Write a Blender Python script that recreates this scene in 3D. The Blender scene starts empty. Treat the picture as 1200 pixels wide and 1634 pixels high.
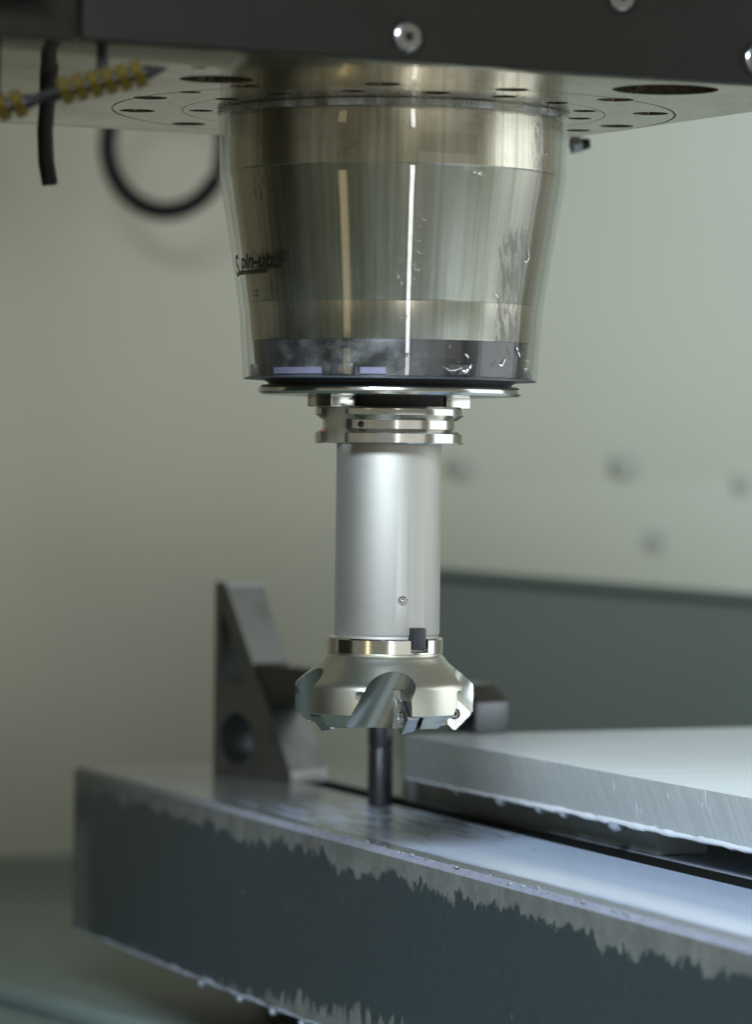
import bpy, bmesh, math, random
from mathutils import Vector, Matrix
random.seed(7)
R = math.radians
SC = bpy.context.scene
COL = SC.collection

# ------------------------------------------------------------------ camera, world, lamps, exposure
ROLL = 0.0129
cam_d = bpy.data.cameras.new("camera")
cam = bpy.data.objects.new("camera", cam_d); COL.objects.link(cam)
cam_d.sensor_fit = 'HORIZONTAL'; cam_d.sensor_width = 36.0; cam_d.lens = 174.0
cam_d.shift_y = -97 / 1200
cam.matrix_world = Matrix.Translation((0, -1.55, 0)) @ Matrix.Rotation(R(90), 4, 'X') @ Matrix.Rotation(ROLL, 4, 'Z')
cam_d.clip_start = 0.02; cam_d.clip_end = 50
cam_d.dof.use_dof = True; cam_d.dof.focus_distance = 1.525; cam_d.dof.aperture_fstop = 10.0
SC.camera = cam

W = bpy.data.worlds.new("World"); SC.world = W; W.use_nodes = True
bg = W.node_tree.nodes['Background']
bg.inputs[0].default_value = (0.80, 0.785, 0.64, 1); bg.inputs[1].default_value = 0.30

def area(name, loc, target, sx, sy, power, color, spread=180):
    l = bpy.data.lights.new(name, 'AREA'); l.shape = 'RECTANGLE'; l.size = sx; l.size_y = sy
    l.energy = power; l.color = color; l.spread = R(spread)
    o = bpy.data.objects.new(name, l); COL.objects.link(o)
    d = Vector(target) - Vector(loc)
    o.matrix_world = Matrix.Translation(loc) @ d.to_track_quat('-Z', 'Y').to_matrix().to_4x4()
    return o
area("strip_lamp", (0.40, -1.75, -0.42), (0, 0, -0.06), 0.09, 0.80, 4.4, (1.0, 1.0, 1.0))
area("warm_lamp", (-0.85, -1.30, -0.42), (0, 0, 0.0), 0.15, 0.60, 1.1, (1.0, 0.82, 0.46))
area("front_lamp", (1.15, -1.55, -0.65), (0, 0, -0.10), 1.5, 1.6, 5.6, (1.0, 0.98, 0.94))
area("side_lamp", (1.4, 0.10, 0.20), (0.05, 0.1, -0.12), 1.1, 1.5, 11.5, (0.88, 0.95, 1.0))
area("cool_lamp", (-0.14, -1.38, 0.66), (0.15, 0.04, -0.20), 0.60, 0.30, 5.5, (0.70, 0.83, 1.0), 55)
area("wall_lamp", (1.0, 0.80, 0.70), (0.80, 1.60, 0.15), 0.5, 0.5, 4.2, (0.50, 0.76, 1.0), 110)

SC.view_settings.view_transform = 'Standard'; SC.view_settings.look = 'None'
SC.view_settings.exposure = 0.0; SC.view_settings.gamma = 1.0
SC.render.engine = 'CYCLES'
SC.cycles.use_denoising = True
SC.cycles.max_bounces = 10; SC.cycles.transparent_max_bounces = 16; SC.cycles.glossy_bounces = 6
SC.cycles.sample_clamp_indirect = 6.0

# ------------------------------------------------------------------ materials
class NT:
    """tiny wrapper to write node graphs in a line or two"""
    def __init__(s, name):
        s.m = bpy.data.materials.new(name); s.m.use_nodes = True
        s.t = s.m.node_tree; s.b = s.t.nodes['Principled BSDF']; s.out = s.t.nodes['Material Output']
        s.tc = s.n('ShaderNodeTexCoord')
    def n(s, kind, **kw):
        x = s.t.nodes.new(kind)
        for k, v in kw.items(): setattr(x, k, v)
        return x
    def l(s, a, b): s.t.links.new(a, b)
    def put(s, sock, v):
        if hasattr(v, 'is_output'): s.l(v, sock)
        else: sock.default_value = v
    def math(s, op, a, b=0.0, c=0.0):
        x = s.n('ShaderNodeMath', operation=op)
        s.put(x.inputs[0], a); s.put(x.inputs[1], b); s.put(x.inputs[2], c)
        return x.outputs[0]
    def ss(s, v, lo, hi):
        x = s.n('ShaderNodeMapRange', interpolation_type='SMOOTHSTEP')
        s.put(x.inputs[0], v); s.put(x.inputs[1], lo); s.put(x.inputs[2], hi)
        return x.outputs[0]
    def win(s, v, a, b, c, d): return s.math('MULTIPLY', s.ss(v, a, b), s.math('SUBTRACT', 1.0, s.ss(v, c, d)))
    def xyz(s):
        x = s.n('ShaderNodeSeparateXYZ'); s.l(s.tc.outputs['Object'], x.inputs[0]); return x.outputs
    def vec(s, x=0.0, y=0.0, z=0.0):
        c = s.n('ShaderNodeCombineXYZ')
        s.put(c.inputs[0], x); s.put(c.inputs[1], y); s.put(c.inputs[2], z)
        return c.outputs[0]
    def scaled(s, sx, sy, sz):
        mp = s.n('ShaderNodeMapping'); s.l(s.tc.outputs['Object'], mp.inputs[0]); mp.inputs['Scale'].default_value = (sx, sy, sz)
        return mp.outputs[0]
    def noise(s, vec, scale=1.0, detail=3.0, rough=0.55, dist=0.0):
        x = s.n('ShaderNodeTexNoise'); s.put(x.inputs['Vector'], vec)
        x.inputs['Scale'].default_value = scale; x.inputs['Detail'].default_value = detail
        x.inputs['Roughness'].default_value = rough; x.inputs['Distortion'].default_value = dist
        return x.outputs[0]
    def mix(s, f, a, b):
        x = s.n('ShaderNodeMix', data_type='RGBA')
        s.put(x.inputs[0], f); s.put(x.inputs[6], a); s.put(x.inputs[7], b); return x.outputs[2]
    def mixf(s, f, a, b):
        x = s.n('ShaderNodeMix', data_type='FLOAT')
        s.put(x.inputs[0], f); s.put(x.inputs[2], a); s.put(x.inputs[3], b); return x.outputs[0]
    def bump(s, h, strength=0.2, dist=0.0005):
        x = s.n('ShaderNodeBump'); x.inputs['Strength'].default_value = strength; x.inputs['Distance'].default_value = dist
        s.put(x.inputs['Height'], h); s.l(x.outputs[0], s.b.inputs['Normal']); return x
    def set(s, **kw):
        names = dict(base='Base Color', metal='Metallic', rough='Roughness', aniso='Anisotropic', spec='Specular IOR Level',
                     coat='Coat Weight', coatr='Coat Roughness')
        for k, v in kw.items(): s.put(s.b.inputs[names[k]], v)
        return s

def C4(r, g, b): return (r, g, b, 1.0)

def metal(name, col, rough=0.3, var=0.25, scale=120.0, bump=0.0, dirt=0.12, sx=1, sy=1, sz=1):
    n = NT(name); v = n.scaled(sx, sy, sz)
    a = n.noise(v, scale, 4); big = n.noise(n.tc.outputs['Object'], 25.0, 5, 0.65)
    n.set(metal=1.0, base=n.mix(n.math('MULTIPLY', n.ss(big, 0.5, 0.75), dirt * 4), C4(*col), C4(*(c * 0.45 for c in col))),
          rough=n.mixf(a, rough * (1 - var), rough * (1 + var)))
    if bump: n.bump(a, bump, 0.0004)
    return n.m

def paint(name, col, rough=0.5, scale=60.0, amt=0.2, bump=0.05, spec=0.5):
    n = NT(name); a = n.noise(n.tc.outputs['Object'], scale, 5, 0.6)
    n.set(base=n.mix(a, C4(*(c * (1 - amt) for c in col)), C4(*(c * (1 + amt) for c in col))), rough=n.mixf(a, rough * 0.85, rough * 1.15), spec=spec)
    n.bump(a, bump, 0.0005)
    return n.m

M = {}
M['wall'] = paint('enclosure_paint', (0.49, 0.465, 0.352), 0.55, 8.0, 0.06, 0.02)
M['cover_dark'] = paint('head_cover_paint', (0.006, 0.005, 0.003), 0.5, 90.0, 0.25, 0.06, 0.18)
M['blocker'] = paint('blocker_paint', (0.055, 0.050, 0.036), 0.5, 8.0, 0.1, 0.0)
M['bolt_grey'] = paint('bolt_grey', (0.38, 0.375, 0.31), 0.5, 40, 0.1, 0.0)
M['panel'] = paint('way_cover_paint', (0.085, 0.12, 0.105), 0.5, 12.0, 0.15, 0.02)
M['bed'] = paint('bed_paint', (0.125, 0.165, 0.142), 0.45, 9.0, 0.35, 0.05)
M['rubber'] = paint('black_rubber', (0.006, 0.0055, 0.005), 0.4, 40.0, 0.2, 0.03, 0.2)
M['oxide'] = paint('black_oxide', (0.038, 0.043, 0.048), 0.33, 80.0, 0.3, 0.05, 0.7)
M['black_steel'] = paint('blackened_steel', (0.013, 0.015, 0.016), 0.36, 80.0, 0.3, 0.04, 0.45)
M['support'] = paint('support_grey', (0.24, 0.28, 0.27), 0.45, 60.0, 0.2, 0.03)
M['hole'] = paint('hole_black', (0.008, 0.008, 0.007), 0.7, 40.0, 0.1, 0.0)
M['brass'] = metal('brass', (0.12, 0.085, 0.02), 0.40, 0.3, 200.0, 0.02)
M['steel'] = metal('ground_steel', (0.58, 0.58, 0.54), 0.16, 0.3, 60.0, 0.0, 0.06, 1, 1, 18)
M['steel_dull'] = metal('dull_steel', (0.42, 0.42, 0.38), 0.34, 0.3, 90.0, 0.02)
M['satin'] = metal('satin_blasted_steel', (0.43, 0.415, 0.37), 0.62, 0.12, 3200.0, 0.05, 0.05)
M['nickel'] = metal('nickel_plated_steel', (0.55, 0.55, 0.47), 0.34, 0.10, 900.0, 0.03, 0.012)
M['flute'] = metal('milled_flute_steel', (0.33, 0.34, 0.30), 0.33, 0.3, 200.0, 0.0, 0.02)
M['carbide'] = metal('carbide', (0.36, 0.37, 0.38), 0.26, 0.3, 200.0, 0.0, 0.05)
M['screw'] = metal('screw_steel', (0.36, 0.36, 0.35), 0.26, 0.3, 100.0)
M['step_steel'] = metal('step_block_steel', (0.235, 0.245, 0.24), 0.46, 0.3, 130.0, 0.25, 0.18, 1, 1, 5)
ik = NT('printed_ink'); ik.set(base=C4(0.02, 0.02, 0.014), rough=0.5, spec=0.2); ik.b.inputs['Alpha'].default_value = 0.92
M['ink'] = ik.m
M['strap_steel'] = metal('strap_steel', (0.115, 0.12, 0.125), 0.28, 0.3, 120.0, 0.05, 0.12)
M['reflection'] = paint('lilac_reflection', (0.19, 0.19, 0.29), 0.35, 60, 0.2, 0.0)
M['orange'] = paint('orange_mark', (0.7, 0.12, 0.03), 0.5, 20, 0.1, 0.0)
M['chip'] = metal('bright_swarf', (0.9, 0.9, 0.9), 0.12, 0.3, 50.0, 0, 0)
M['bead'] = paint('coolant_beads', (0.22, 0.245, 0.27), 0.2, 150, 0.6, 0.02, 0.5)
M['milky'] = paint('milky_coolant', (0.55, 0.58, 0.60), 0.12, 80, 0.1, 0.02, 0.8)

def mat_body():
    """turned spindle body: grooves run round the axis, so highlights stretch along it; old coolant stains"""
    n = NT('turned_spindle_steel'); X, Y, Z = n.xyz()
    ang = n.math('ARCTAN2', X, n.math('MULTIPLY', Y, -1.0))
    rings = n.noise(n.vec(n.math('MULTIPLY', ang, 0.6), 0.0, n.math('MULTIPLY', Z, 2500.0)), 1.0, 3)
    refl_streak = n.noise(n.vec(n.math('MULTIPLY', ang, 9.0), n.math('MULTIPLY', Z, 6.0), 3.0), 1.0, 4, 0.6)  # upright reflection stripes put into the base colour
    refl_streak2 = n.noise(n.vec(n.math('MULTIPLY', ang, 38.0), n.math('MULTIPLY', Z, 5.0), 8.0), 1.0, 3, 0.6)
    st = n.noise(n.vec(n.math('ADD', n.math('MULTIPLY', ang, 26.0), n.math('MULTIPLY', Z, 110.0)), n.math('MULTIPLY', Z, 90.0), 1.0), 1.0, 5, 0.68, 0.4)
    # right stain, low and high; left stain below the seam
    r1 = n.math('MULTIPLY', n.win(ang, 0.66, 0.86, 1.02, 1.22), n.win(Z, 0.03, 0.05, 0.09, 0.105))
    r2 = n.math('MULTIPLY', n.win(ang, 0.90, 1.0, 1.12, 1.25), n.win(Z, 0.105, 0.12, 0.135, 0.15))
    l1 = n.math('MULTIPLY', n.win(ang, -1.25, -1.15, -0.8, -0.6), n.win(Z, 0.09, 0.108, 0.116, 0.118))
    w = n.math('MAXIMUM', r1, n.math('MAXIMUM', n.math('MULTIPLY', r2, 0.9), n.math('MULTIPLY', l1, 0.7)))
    stain = n.math('MULTIPLY', n.ss(st, n.math('SUBTRACT', 0.85, n.math('MULTIPLY', w, 0.45)), n.math('SUBTRACT', 0.93, n.math('MULTIPLY', w, 0.38))), n.ss(w, 0.0, 0.15))
    n.set(base=n.mix(n.math('MULTIPLY', stain, 0.9), n.mix(n.ss(n.math('ADD', n.math('MULTIPLY', refl_streak, 0.6), n.math('MULTIPLY', refl_streak2, 0.4)), 0.36, 0.64), C4(0.44, 0.415, 0.315), C4(0.67, 0.65, 0.545)), C4(0.11, 0.095, 0.045)),
          metal=n.mixf(stain, 1.0, 0.8), rough=n.mixf(stain, n.mixf(rings, 0.20, 0.30), 0.33), aniso=0.6)
    tg = n.n('ShaderNodeTangent', direction_type='RADIAL', axis='Z'); n.l(tg.outputs[0], n.b.inputs['Tangent'])
    n.bump(rings, 0.06, 0.0002)
    return n.m
M['body'] = mat_body()

def mat_skirt():
    n = NT('dark_anodised_skirt'); X, Y, Z = n.xyz()
    ang = n.math('ARCTAN2', X, n.math('MULTIPLY', Y, -1.0))
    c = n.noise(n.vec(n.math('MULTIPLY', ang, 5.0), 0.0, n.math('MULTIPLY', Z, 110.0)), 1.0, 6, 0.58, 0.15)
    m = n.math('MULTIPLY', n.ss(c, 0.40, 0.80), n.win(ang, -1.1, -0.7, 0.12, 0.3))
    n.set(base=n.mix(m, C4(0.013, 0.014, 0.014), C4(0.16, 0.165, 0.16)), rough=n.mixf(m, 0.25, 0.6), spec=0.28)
    return n.m
M['skirt'] = mat_skirt()

def mat_clear(name, tint, ior=1.45, rough=0.02, haze=0.0):
    """thin clear plastic: a Fresnel mirror over a lightly tinted transparent sheet"""
    n = NT(name); n.t.nodes.remove(n.b)
    tr = n.n('ShaderNodeBsdfTransparent'); tr.inputs[0].default_value = tint
    gl = n.n('ShaderNodeBsdfGlossy'); gl.inputs['Roughness'].default_value = rough
    df = n.n('ShaderNodeBsdfDiffuse'); df.inputs[0].default_value = (0.55, 0.56, 0.55, 1)
    lw = n.n('ShaderNodeLayerWeight'); lw.inputs[0].default_value = 0.5      # facing term is the same from either side of the sheet
    f0 = ((ior - 1) / (ior + 1)) ** 2
    frs = n.math('ADD', n.math('MULTIPLY', n.math('POWER', lw.outputs['Facing'], 5.0), 1 - f0), f0)
    a = n.n('ShaderNodeMixShader'); sm = n.noise(n.scaled(1, 1, 0.4), 60, 4, 0.6)
    n.l(n.math('MULTIPLY', n.ss(sm, 0.35, 0.8), haze), a.inputs[0]); n.l(tr.outputs[0], a.inputs[1]); n.l(df.outputs[0], a.inputs[2])
    b = n.n('ShaderNodeMixShader'); n.l(frs, b.inputs[0]); n.l(a.outputs[0], b.inputs[1]); n.l(gl.outputs[0], b.inputs[2])
    n.l(b.outputs[0], n.out.inputs['Surface'])
    return n.m
M['clear'] = mat_clear('clear_sleeve_plastic', (0.955, 0.955, 0.945, 1), 1.42, 0.03, 0.05)
dn = NT('water_droplet'); dn.set(base=C4(0.97, 0.98, 0.98), rough=0.02)
dn.b.inputs['Transmission Weight'].default_value = 1.0; dn.b.inputs['IOR'].default_value = 1.33
M['drop'] = dn.m

M['frosted'] = mat_clear('frosted_rim_plastic', (0.80, 0.80, 0.76, 1), 1.45, 0.12, 0.9)

def mat_plate_under():
    n = NT('ground_base_plate'); v = n.tc.outputs['Object']
    sp = n.noise(v, 300, 3, 0.6); big = n.noise(v, 22, 5, 0.6)
    d = n.math('MULTIPLY', n.ss(sp, 0.52, 0.58), n.ss(big, 0.42, 0.56))
    n.set(base=n.mix(d, n.mix(big, C4(0.22, 0.185, 0.12), C4(0.30, 0.26, 0.18)), C4(0.06, 0.05, 0.035)), metal=n.mixf(d, 0.9, 0.2),
          rough=n.mixf(big, 0.07, 0.15))
    n.bump(n.noise(v, 90, 3), 0.04, 0.0005)
    return n.m
M['under'] = mat_plate_under()

def mat_table():
    """painted table: paint flaked off to bare grey metal along top and bottom edges of the side, ground wet top (object space: x across, y along, z up)"""
    n = NT('machine_table_paint'); X, Y, Z = n.xyz()
    geo = n.n('ShaderNodeNewGeometry'); sn = n.n('ShaderNodeSeparateXYZ'); n.l(n.tc.outputs['Normal'], sn.inputs[0])
    top = n.ss(sn.outputs[2], 0.5, 0.9)
    j1 = n.noise(n.vec(n.math('MULTIPLY', Y, 82.0), n.math('MULTIPLY', Z, 34.0), 0.0), 1.0, 6, 0.64, 0.35)
    j2 = n.noise(n.vec(n.math('MULTIPLY', Y, 14.0), 5.0, 0.0), 1.0, 2)
    j3 = n.noise(n.vec(n.math('MULTIPLY', Y, 150.0), n.math('MULTIPLY', Z, 20.0), 9.0), 1.0, 5, 0.62)
    h = n.math('ADD', n.math('ADD', n.math('MULTIPLY', j1, 0.030), n.math('MULTIPLY', j2, 0.014)), n.math('ADD', -0.0115, n.math('MULTIPLY', Y, 0.003)))
    wt = n.ss(n.math('ADD', Z, h), -0.0009, 0.0009)                    # z = 0 is the table top
    hb = n.math('ADD', n.math('MULTIPLY', j3, 0.040), n.math('ADD', -0.020, n.win(Y, 0.20, 0.45, 0.9, 1.2)))
    hb = n.math('ADD', n.math('MULTIPLY', j3, 0.045), n.math('ADD', -0.026, n.math('MULTIPLY', n.ss(Y, 0.18, 0.42), 0.016)))
    wb = n.ss(n.math('SUBTRACT', n.math('ADD', -0.088, hb), Z), -0.0004, 0.0004)
    sp = n.noise(n.vec(n.math('MULTIPLY', Y, 260.0), n.math('MULTIPLY', Z, 60.0), n.math('MULTIPLY', X, 100.0)), 1.0, 2)
    spot = n.ss(sp, 0.735, 0.77)
    worn = n.math('MAXIMUM', n.math('MAXIMUM', wt, wb), spot)
    fine = n.noise(n.scaled(300, 300, 90), 1.0, 4, 0.7)
    endw = n.ss(n.math('ADD', n.math('MULTIPLY', j3, 0.075), n.math('MULTIPLY', Y, -1.0)), 0.010, 0.016)
    worn = n.math('MAXIMUM', worn, n.math('MULTIPLY', n.math('MULTIPLY', endw, n.win(Z, -0.09, -0.085, -0.040, -0.020)), 0.75))
    run = n.noise(n.vec(n.math('MULTIPLY', Y, 420.0), n.math('MULTIPLY', Z, 9.0), 2.0), 1.0, 3, 0.6)
    pit = n.noise(n.scaled(520, 520, 380), 1.0, 3, 0.6)
    pain = n.mix(fine, C4(0.025, 0.034, 0.036), C4(0.038, 0.051, 0.053))
    mott = n.noise(n.scaled(60, 60, 45), 1.0, 5, 0.65)
    bare = n.mix(n.ss(mott, 0.3, 0.7), n.mix(fine, C4(0.085, 0.09, 0.078), C4(0.125, 0.13, 0.115)), n.mix(fine, C4(0.12, 0.126, 0.108), C4(0.19, 0.196, 0.17)))
    pain = n.mix(n.math('MULTIPLY', n.ss(run, 0.52, 0.75), 0.5), pain, C4(0.040, 0.050, 0.052))
    side = n.mix(worn, pain, bare)
    slot = n.math('MULTIPLY', n.ss(X, 0.05, 0.06), n.ss(Z, -0.0875, -0.087))
    side = n.mix(slot, side, C4(0.010, 0.011, 0.010))
    lip_glint = n.win(sn.outputs[2], 0.55, 0.65, 0.76, 0.86)  # lamp highlight on the chamfer put into the colour, duller at the far end
    # wet top: clear coolant with a milky film carried along the table
    f1 = n.noise(n.vec(n.math('MULTIPLY', X, 260.0), n.math('MULTIPLY', Y, 26.0), 0.0), 1.0, 5, 0.6, 0.3)
    f2 = n.noise(n.vec(n.math('MULTIPLY', X, 40.0), n.math('MULTIPLY', Y, 9.0), 4.0), 1.0, 3)
    edge = n.ss(n.math('ADD', X, n.math('MULTIPLY', f1, 0.006)), 0.0135, 0.0160)
    start = n.ss(n.math('ADD', Y, n.math('MULTIPLY', f2, 0.06)), 0.22, 0.30)
    thin = n.ss(f1, n.mixf(n.ss(Y, 0.30, 0.52), 0.46, 0.20), n.mixf(n.ss(Y, 0.30, 0.52), 0.55, 0.32))
    film = n.math('MULTIPLY', n.math('MULTIPLY', edge, start), thin)
    film = n.math('MULTIPLY', film, n.mixf(f2, 0.75, 1.0))
    foam = n.math('MULTIPLY', n.win(n.math('ADD', X, n.math('MULTIPLY', f2, 0.012)), 0.018, 0.024, 0.030, 0.050), n.ss(Y, 0.38, 0.55))
    wet = n.mix(film, n.mix(f2, C4(0.15, 0.16, 0.15), C4(0.23, 0.245, 0.24)), n.mix(foam, C4(0.40, 0.48, 0.61), C4(0.66, 0.70, 0.76)))
    n.set(base=n.mix(lip_glint, n.mix(top, side, wet), n.mix(n.ss(Y, 0.10, 0.34), C4(0.11, 0.115, 0.11), n.mix(fine, C4(0.14, 0.15, 0.185), C4(0.36, 0.38, 0.44)))), rough=n.mixf(top, n.mixf(worn, 0.36, 0.55), n.mixf(film, 0.19, 0.25)), spec=n.mixf(top, 0.35, 0.5), metal=n.mixf(top, 0.0, n.mixf(film, 0.25, 0.0)))
    hgt = n.math('ADD', n.math('MULTIPLY', n.math('SUBTRACT', 1.0, worn), 0.5), n.math('ADD', n.math('MULTIPLY', fine, 0.12), n.math('MULTIPLY', n.ss(pit, 0.35, 0.75), 0.5)))
    n.bump(n.mixf(top, hgt, n.math('MULTIPLY', f1, 0.35)), 0.35, 0.0006)
    return n.m
M['table'] = mat_table()

def mat_alu(name='aluminium_plate'):
    n = NT(name); X, Y, Z = n.xyz()
    sn = n.n('ShaderNodeSeparateXYZ'); n.l(n.tc.outputs['Normal'], sn.inputs[0]); top = n.ss(sn.outputs[2], 0.5, 0.9)
    dg = n.noise(n.vec(n.math('MULTIPLY', n.math('ADD', Y, n.math('MULTIPLY', Z, 0.85)), 420.0), n.math('MULTIPLY', Z, 26.0), 0.0), 1.0, 4, 0.6)
    pk = n.noise(n.vec(n.math('MULTIPLY', n.math('ADD', Y, n.math('MULTIPLY', Z, 0.35)), 330.0), n.math('MULTIPLY', Z, 85.0), 7.0), 1.0, 3, 0.6)
    peck = n.ss(pk, 0.655, 0.70)
    tl = n.noise(n.vec(n.math('MULTIPLY', X, 8.0), n.math('MULTIPLY', Y, 160.0), 0.0), 1.0, 4)
    sidec = n.mix(peck, n.mix(n.ss(dg, 0.3, 0.7), C4(0.35, 0.375, 0.36), C4(0.43, 0.455, 0.44)), C4(0.62, 0.64, 0.64))
    n.set(base=n.mix(top, sidec, n.mix(tl, C4(0.74, 0.79, 0.81), C4(0.84, 0.89, 0.91))), metal=n.mixf(top, n.mixf(peck, 0.25, 0.1), 0.2),
          rough=n.mixf(top, n.mixf(dg, 0.34, 0.5), n.mixf(tl, 0.17, 0.27)))
    n.bump(n.mixf(top, dg, n.math('MULTIPLY', tl, 0.1)), 0.12, 0.0004)
    return n.m
M['alu'] = mat_alu()

# ------------------------------------------------------------------ mesh helpers
def finish(bm, ang=32):
    bmesh.ops.recalc_face_normals(bm, faces=bm.faces)
    lim = R(ang)
    for fc in bm.faces: fc.smooth = True
    for e in bm.edges:
        e.smooth = not (len(e.link_faces) == 2 and e.calc_face_angle(0) > lim)

def obj(name, bm, mat, parent=None, loc=None, ang=32, mat2=None):
    if isinstance(bm, bpy.types.Mesh): me = bm
    else:
        finish(bm, ang); me = bpy.data.meshes.new(name); bm.to_mesh(me); bm.free()
    me.name = name
    if not me.materials:
        me.materials.append(mat)
        if mat2: me.materials.append(mat2)
    o = bpy.data.objects.new(name, me); COL.objects.link(o)
    if parent: o.parent = parent
    if loc is not None: o.location = loc
    return o

def tag(o, label=None, cat=None, group=None, kind=None):
    if label: o['label'] = label
    if cat: o['category'] = cat
    if group: o['group'] = group
    if kind: o['kind'] = kind
    return o

def thing(name, label, cat, loc=(0, 0, 0), rz=0.0, group=None):
    o = bpy.data.objects.new(name, None); COL.objects.link(o); o.empty_display_size = 0.02
    o.location = loc; o.rotation_euler = (0, 0, rz)
    return tag(o, label, cat, group)

def lathe(prof, seg=128, bm=None, closed=False):
    """revolve (radius, z) points about Z"""
    bm = bm or bmesh.new(); rings = []
    for r, z in prof:
        if r < 1e-7: rings.append([bm.verts.new((0, 0, z))])
        else: rings.append([bm.verts.new((r * math.sin(2 * math.pi * k / seg), -r * math.cos(2 * math.pi * k / seg), z)) for k in range(seg)])
    pairs = list(zip(rings, rings[1:])) + ([(rings[-1], rings[0])] if closed else [])
    for a, b in pairs:
        for k in range(seg):
            k2 = (k + 1) % seg
            vs = [a[k % len(a)], a[k2 % len(a)], b[k2 % len(b)], b[k % len(b)]]
            u = []
            for v in vs:
                if v not in u: u.append(v)
            if len(u) >= 3: bm.faces.new(u)
    return bm

def box(x0, x1, y0, y1, z0, z1, bev=0.0, segs=2, bm=None):
    own = bm is None; b = bmesh.new()
    vs = [b.verts.new((x, y, z)) for x in (x0, x1) for y in (y0, y1) for z in (z0, z1)]
    for f in ((0, 1, 3, 2), (4, 6, 7, 5), (0, 4, 5, 1), (2, 3, 7, 6), (0, 2, 6, 4), (1, 5, 7, 3)): b.faces.new([vs[i] for i in f])
    bmesh.ops.recalc_face_normals(b, faces=b.faces)
    if bev: bmesh.ops.bevel(b, geom=list(b.edges), offset=bev, segments=segs, affect='EDGES', profile=0.6)
    if own: return b
    me = bpy.data.meshes.new('tmp'); b.to_mesh(me); b.free(); bm.from_mesh(me); bpy.data.meshes.remove(me)
    return bm

def prism(poly, axis_vec, bev=0.0, segs=2):
    """extrude a planar polygon (3D points) along a vector"""
    b = bmesh.new(); v = [b.verts.new(p) for p in poly]; f = b.faces.new(v)
    r = bmesh.ops.extrude_face_region(b, geom=[f])
    bmesh.ops.translate(b, vec=axis_vec, verts=[x for x in r['geom'] if isinstance(x, bmesh.types.BMVert)])
    bmesh.ops.recalc_face_normals(b, faces=b.faces)
    if bev: bmesh.ops.bevel(b, geom=list(b.edges), offset=bev, segments=segs, affect='EDGES', profile=0.6)
    return b

def cyl(p0, p1, r0, r1=None, seg=32, bm=None, cap=True):
    bm = bm or bmesh.new(); r1 = r0 if r1 is None else r1
    p0, p1 = Vector(p0), Vector(p1); d = (p1 - p0); q = d.to_track_quat('Z', 'Y').to_matrix()
    A = [bm.verts.new(p0 + q @ Vector((r0 * math.cos(2 * math.pi * k / seg), r0 * math.sin(2 * math.pi * k / seg), 0))) for k in range(seg)]
    B = [bm.verts.new(p1 + q @ Vector((r1 * math.cos(2 * math.pi * k / seg), r1 * math.sin(2 * math.pi * k / seg), 0))) for k in range(seg)]
    for k in range(seg): bm.faces.new((A[k], A[(k + 1) % seg], B[(k + 1) % seg], B[k]))
    if cap: bm.faces.new(A[::-1]); bm.faces.new(B)
    return bm

def tube(pts, rad, seg=12, bm=None):
    """round tube along points, rad a number or a list; closed ends"""
    bm = bm or bmesh.new(); pts = [Vector(p) for p in pts]; rings = []
    for i, p in enumerate(pts):
        d = (pts[min(i + 1, len(pts) - 1)] - pts[max(i - 1, 0)]).normalized()
        up = Vector((0.31, 0.22, 0.92)) if abs(d.z) < 0.9 else Vector((0.9, 0.3, 0.1))
        s = d.cross(up).normalized(); t = d.cross(s)
        r = rad[i] if isinstance(rad, (list, tuple)) else rad
        rings.append([bm.verts.new(p + s * (r * math.cos(2 * math.pi * k / seg)) + t * (r * math.sin(2 * math.pi * k / seg))) for k in range(seg)])
    for a, b in zip(rings, rings[1:]):
        for k in range(seg): bm.faces.new((a[k], a[(k + 1) % seg], b[(k + 1) % seg], b[k]))
    bm.faces.new(rings[0][::-1]); bm.faces.new(rings[-1])
    return bm

def cut(o, cutters):
    """boolean difference, baked into the mesh"""
    for c in cutters:
        bmesh.ops.recalc_face_normals(c, faces=c.faces)
        me = bpy.data.meshes.new('cutter'); c.to_mesh(me); c.free()
        co = bpy.data.objects.new('cutter', me); COL.objects.link(co); co.parent = o.parent; co.matrix_basis = o.matrix_basis.copy()
        if len(o.data.materials) > 1:
            for m in o.data.materials: me.materials.append(m)
            for p in me.polygons: p.material_index = 1
        md = o.modifiers.new('b', 'BOOLEAN'); md.operation = 'DIFFERENCE'; md.solver = 'EXACT'; md.object = co
        if len(o.data.materials) > 1: md.material_mode = 'INDEX'
        dg = bpy.context.evaluated_depsgraph_get(); dg.update()
        new = bpy.data.meshes.new_from_object(o.evaluated_get(dg)); o.modifiers.remove(md)
        def vol(m):
            t = bmesh.new(); t.from_mesh(m); v_ = abs(t.calc_volume()); t.free(); return v_
        if vol(new) < 0.6 * vol(o.data) or len(new.polygons) == 0:      # a failed cut: leave the part whole
            print('cut skipped on', o.name); bpy.data.meshes.remove(new); bpy.data.objects.remove(co); bpy.data.meshes.remove(me); continue
        old = o.data; nm = old.name; o.data = new; bpy.data.meshes.remove(old); new.name = nm
        bpy.data.objects.remove(co); bpy.data.meshes.remove(me)
    bm = bmesh.new(); bm.from_mesh(o.data); finish(bm, 30); bm.to_mesh(o.data); bm.free()

def dup(o, parent=None):
    c = o.copy(); COL.objects.link(c)
    if parent is not None: c.parent = parent
    for ch in list(o.children): dup(ch, c)
    return c

P = 1 / 3742.0                       # one photograph pixel at the spindle, in metres
AX = 0.0056                          # spindle axis
def pr(*pts): return [(r * P, -z * P) for r, z in pts]

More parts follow.
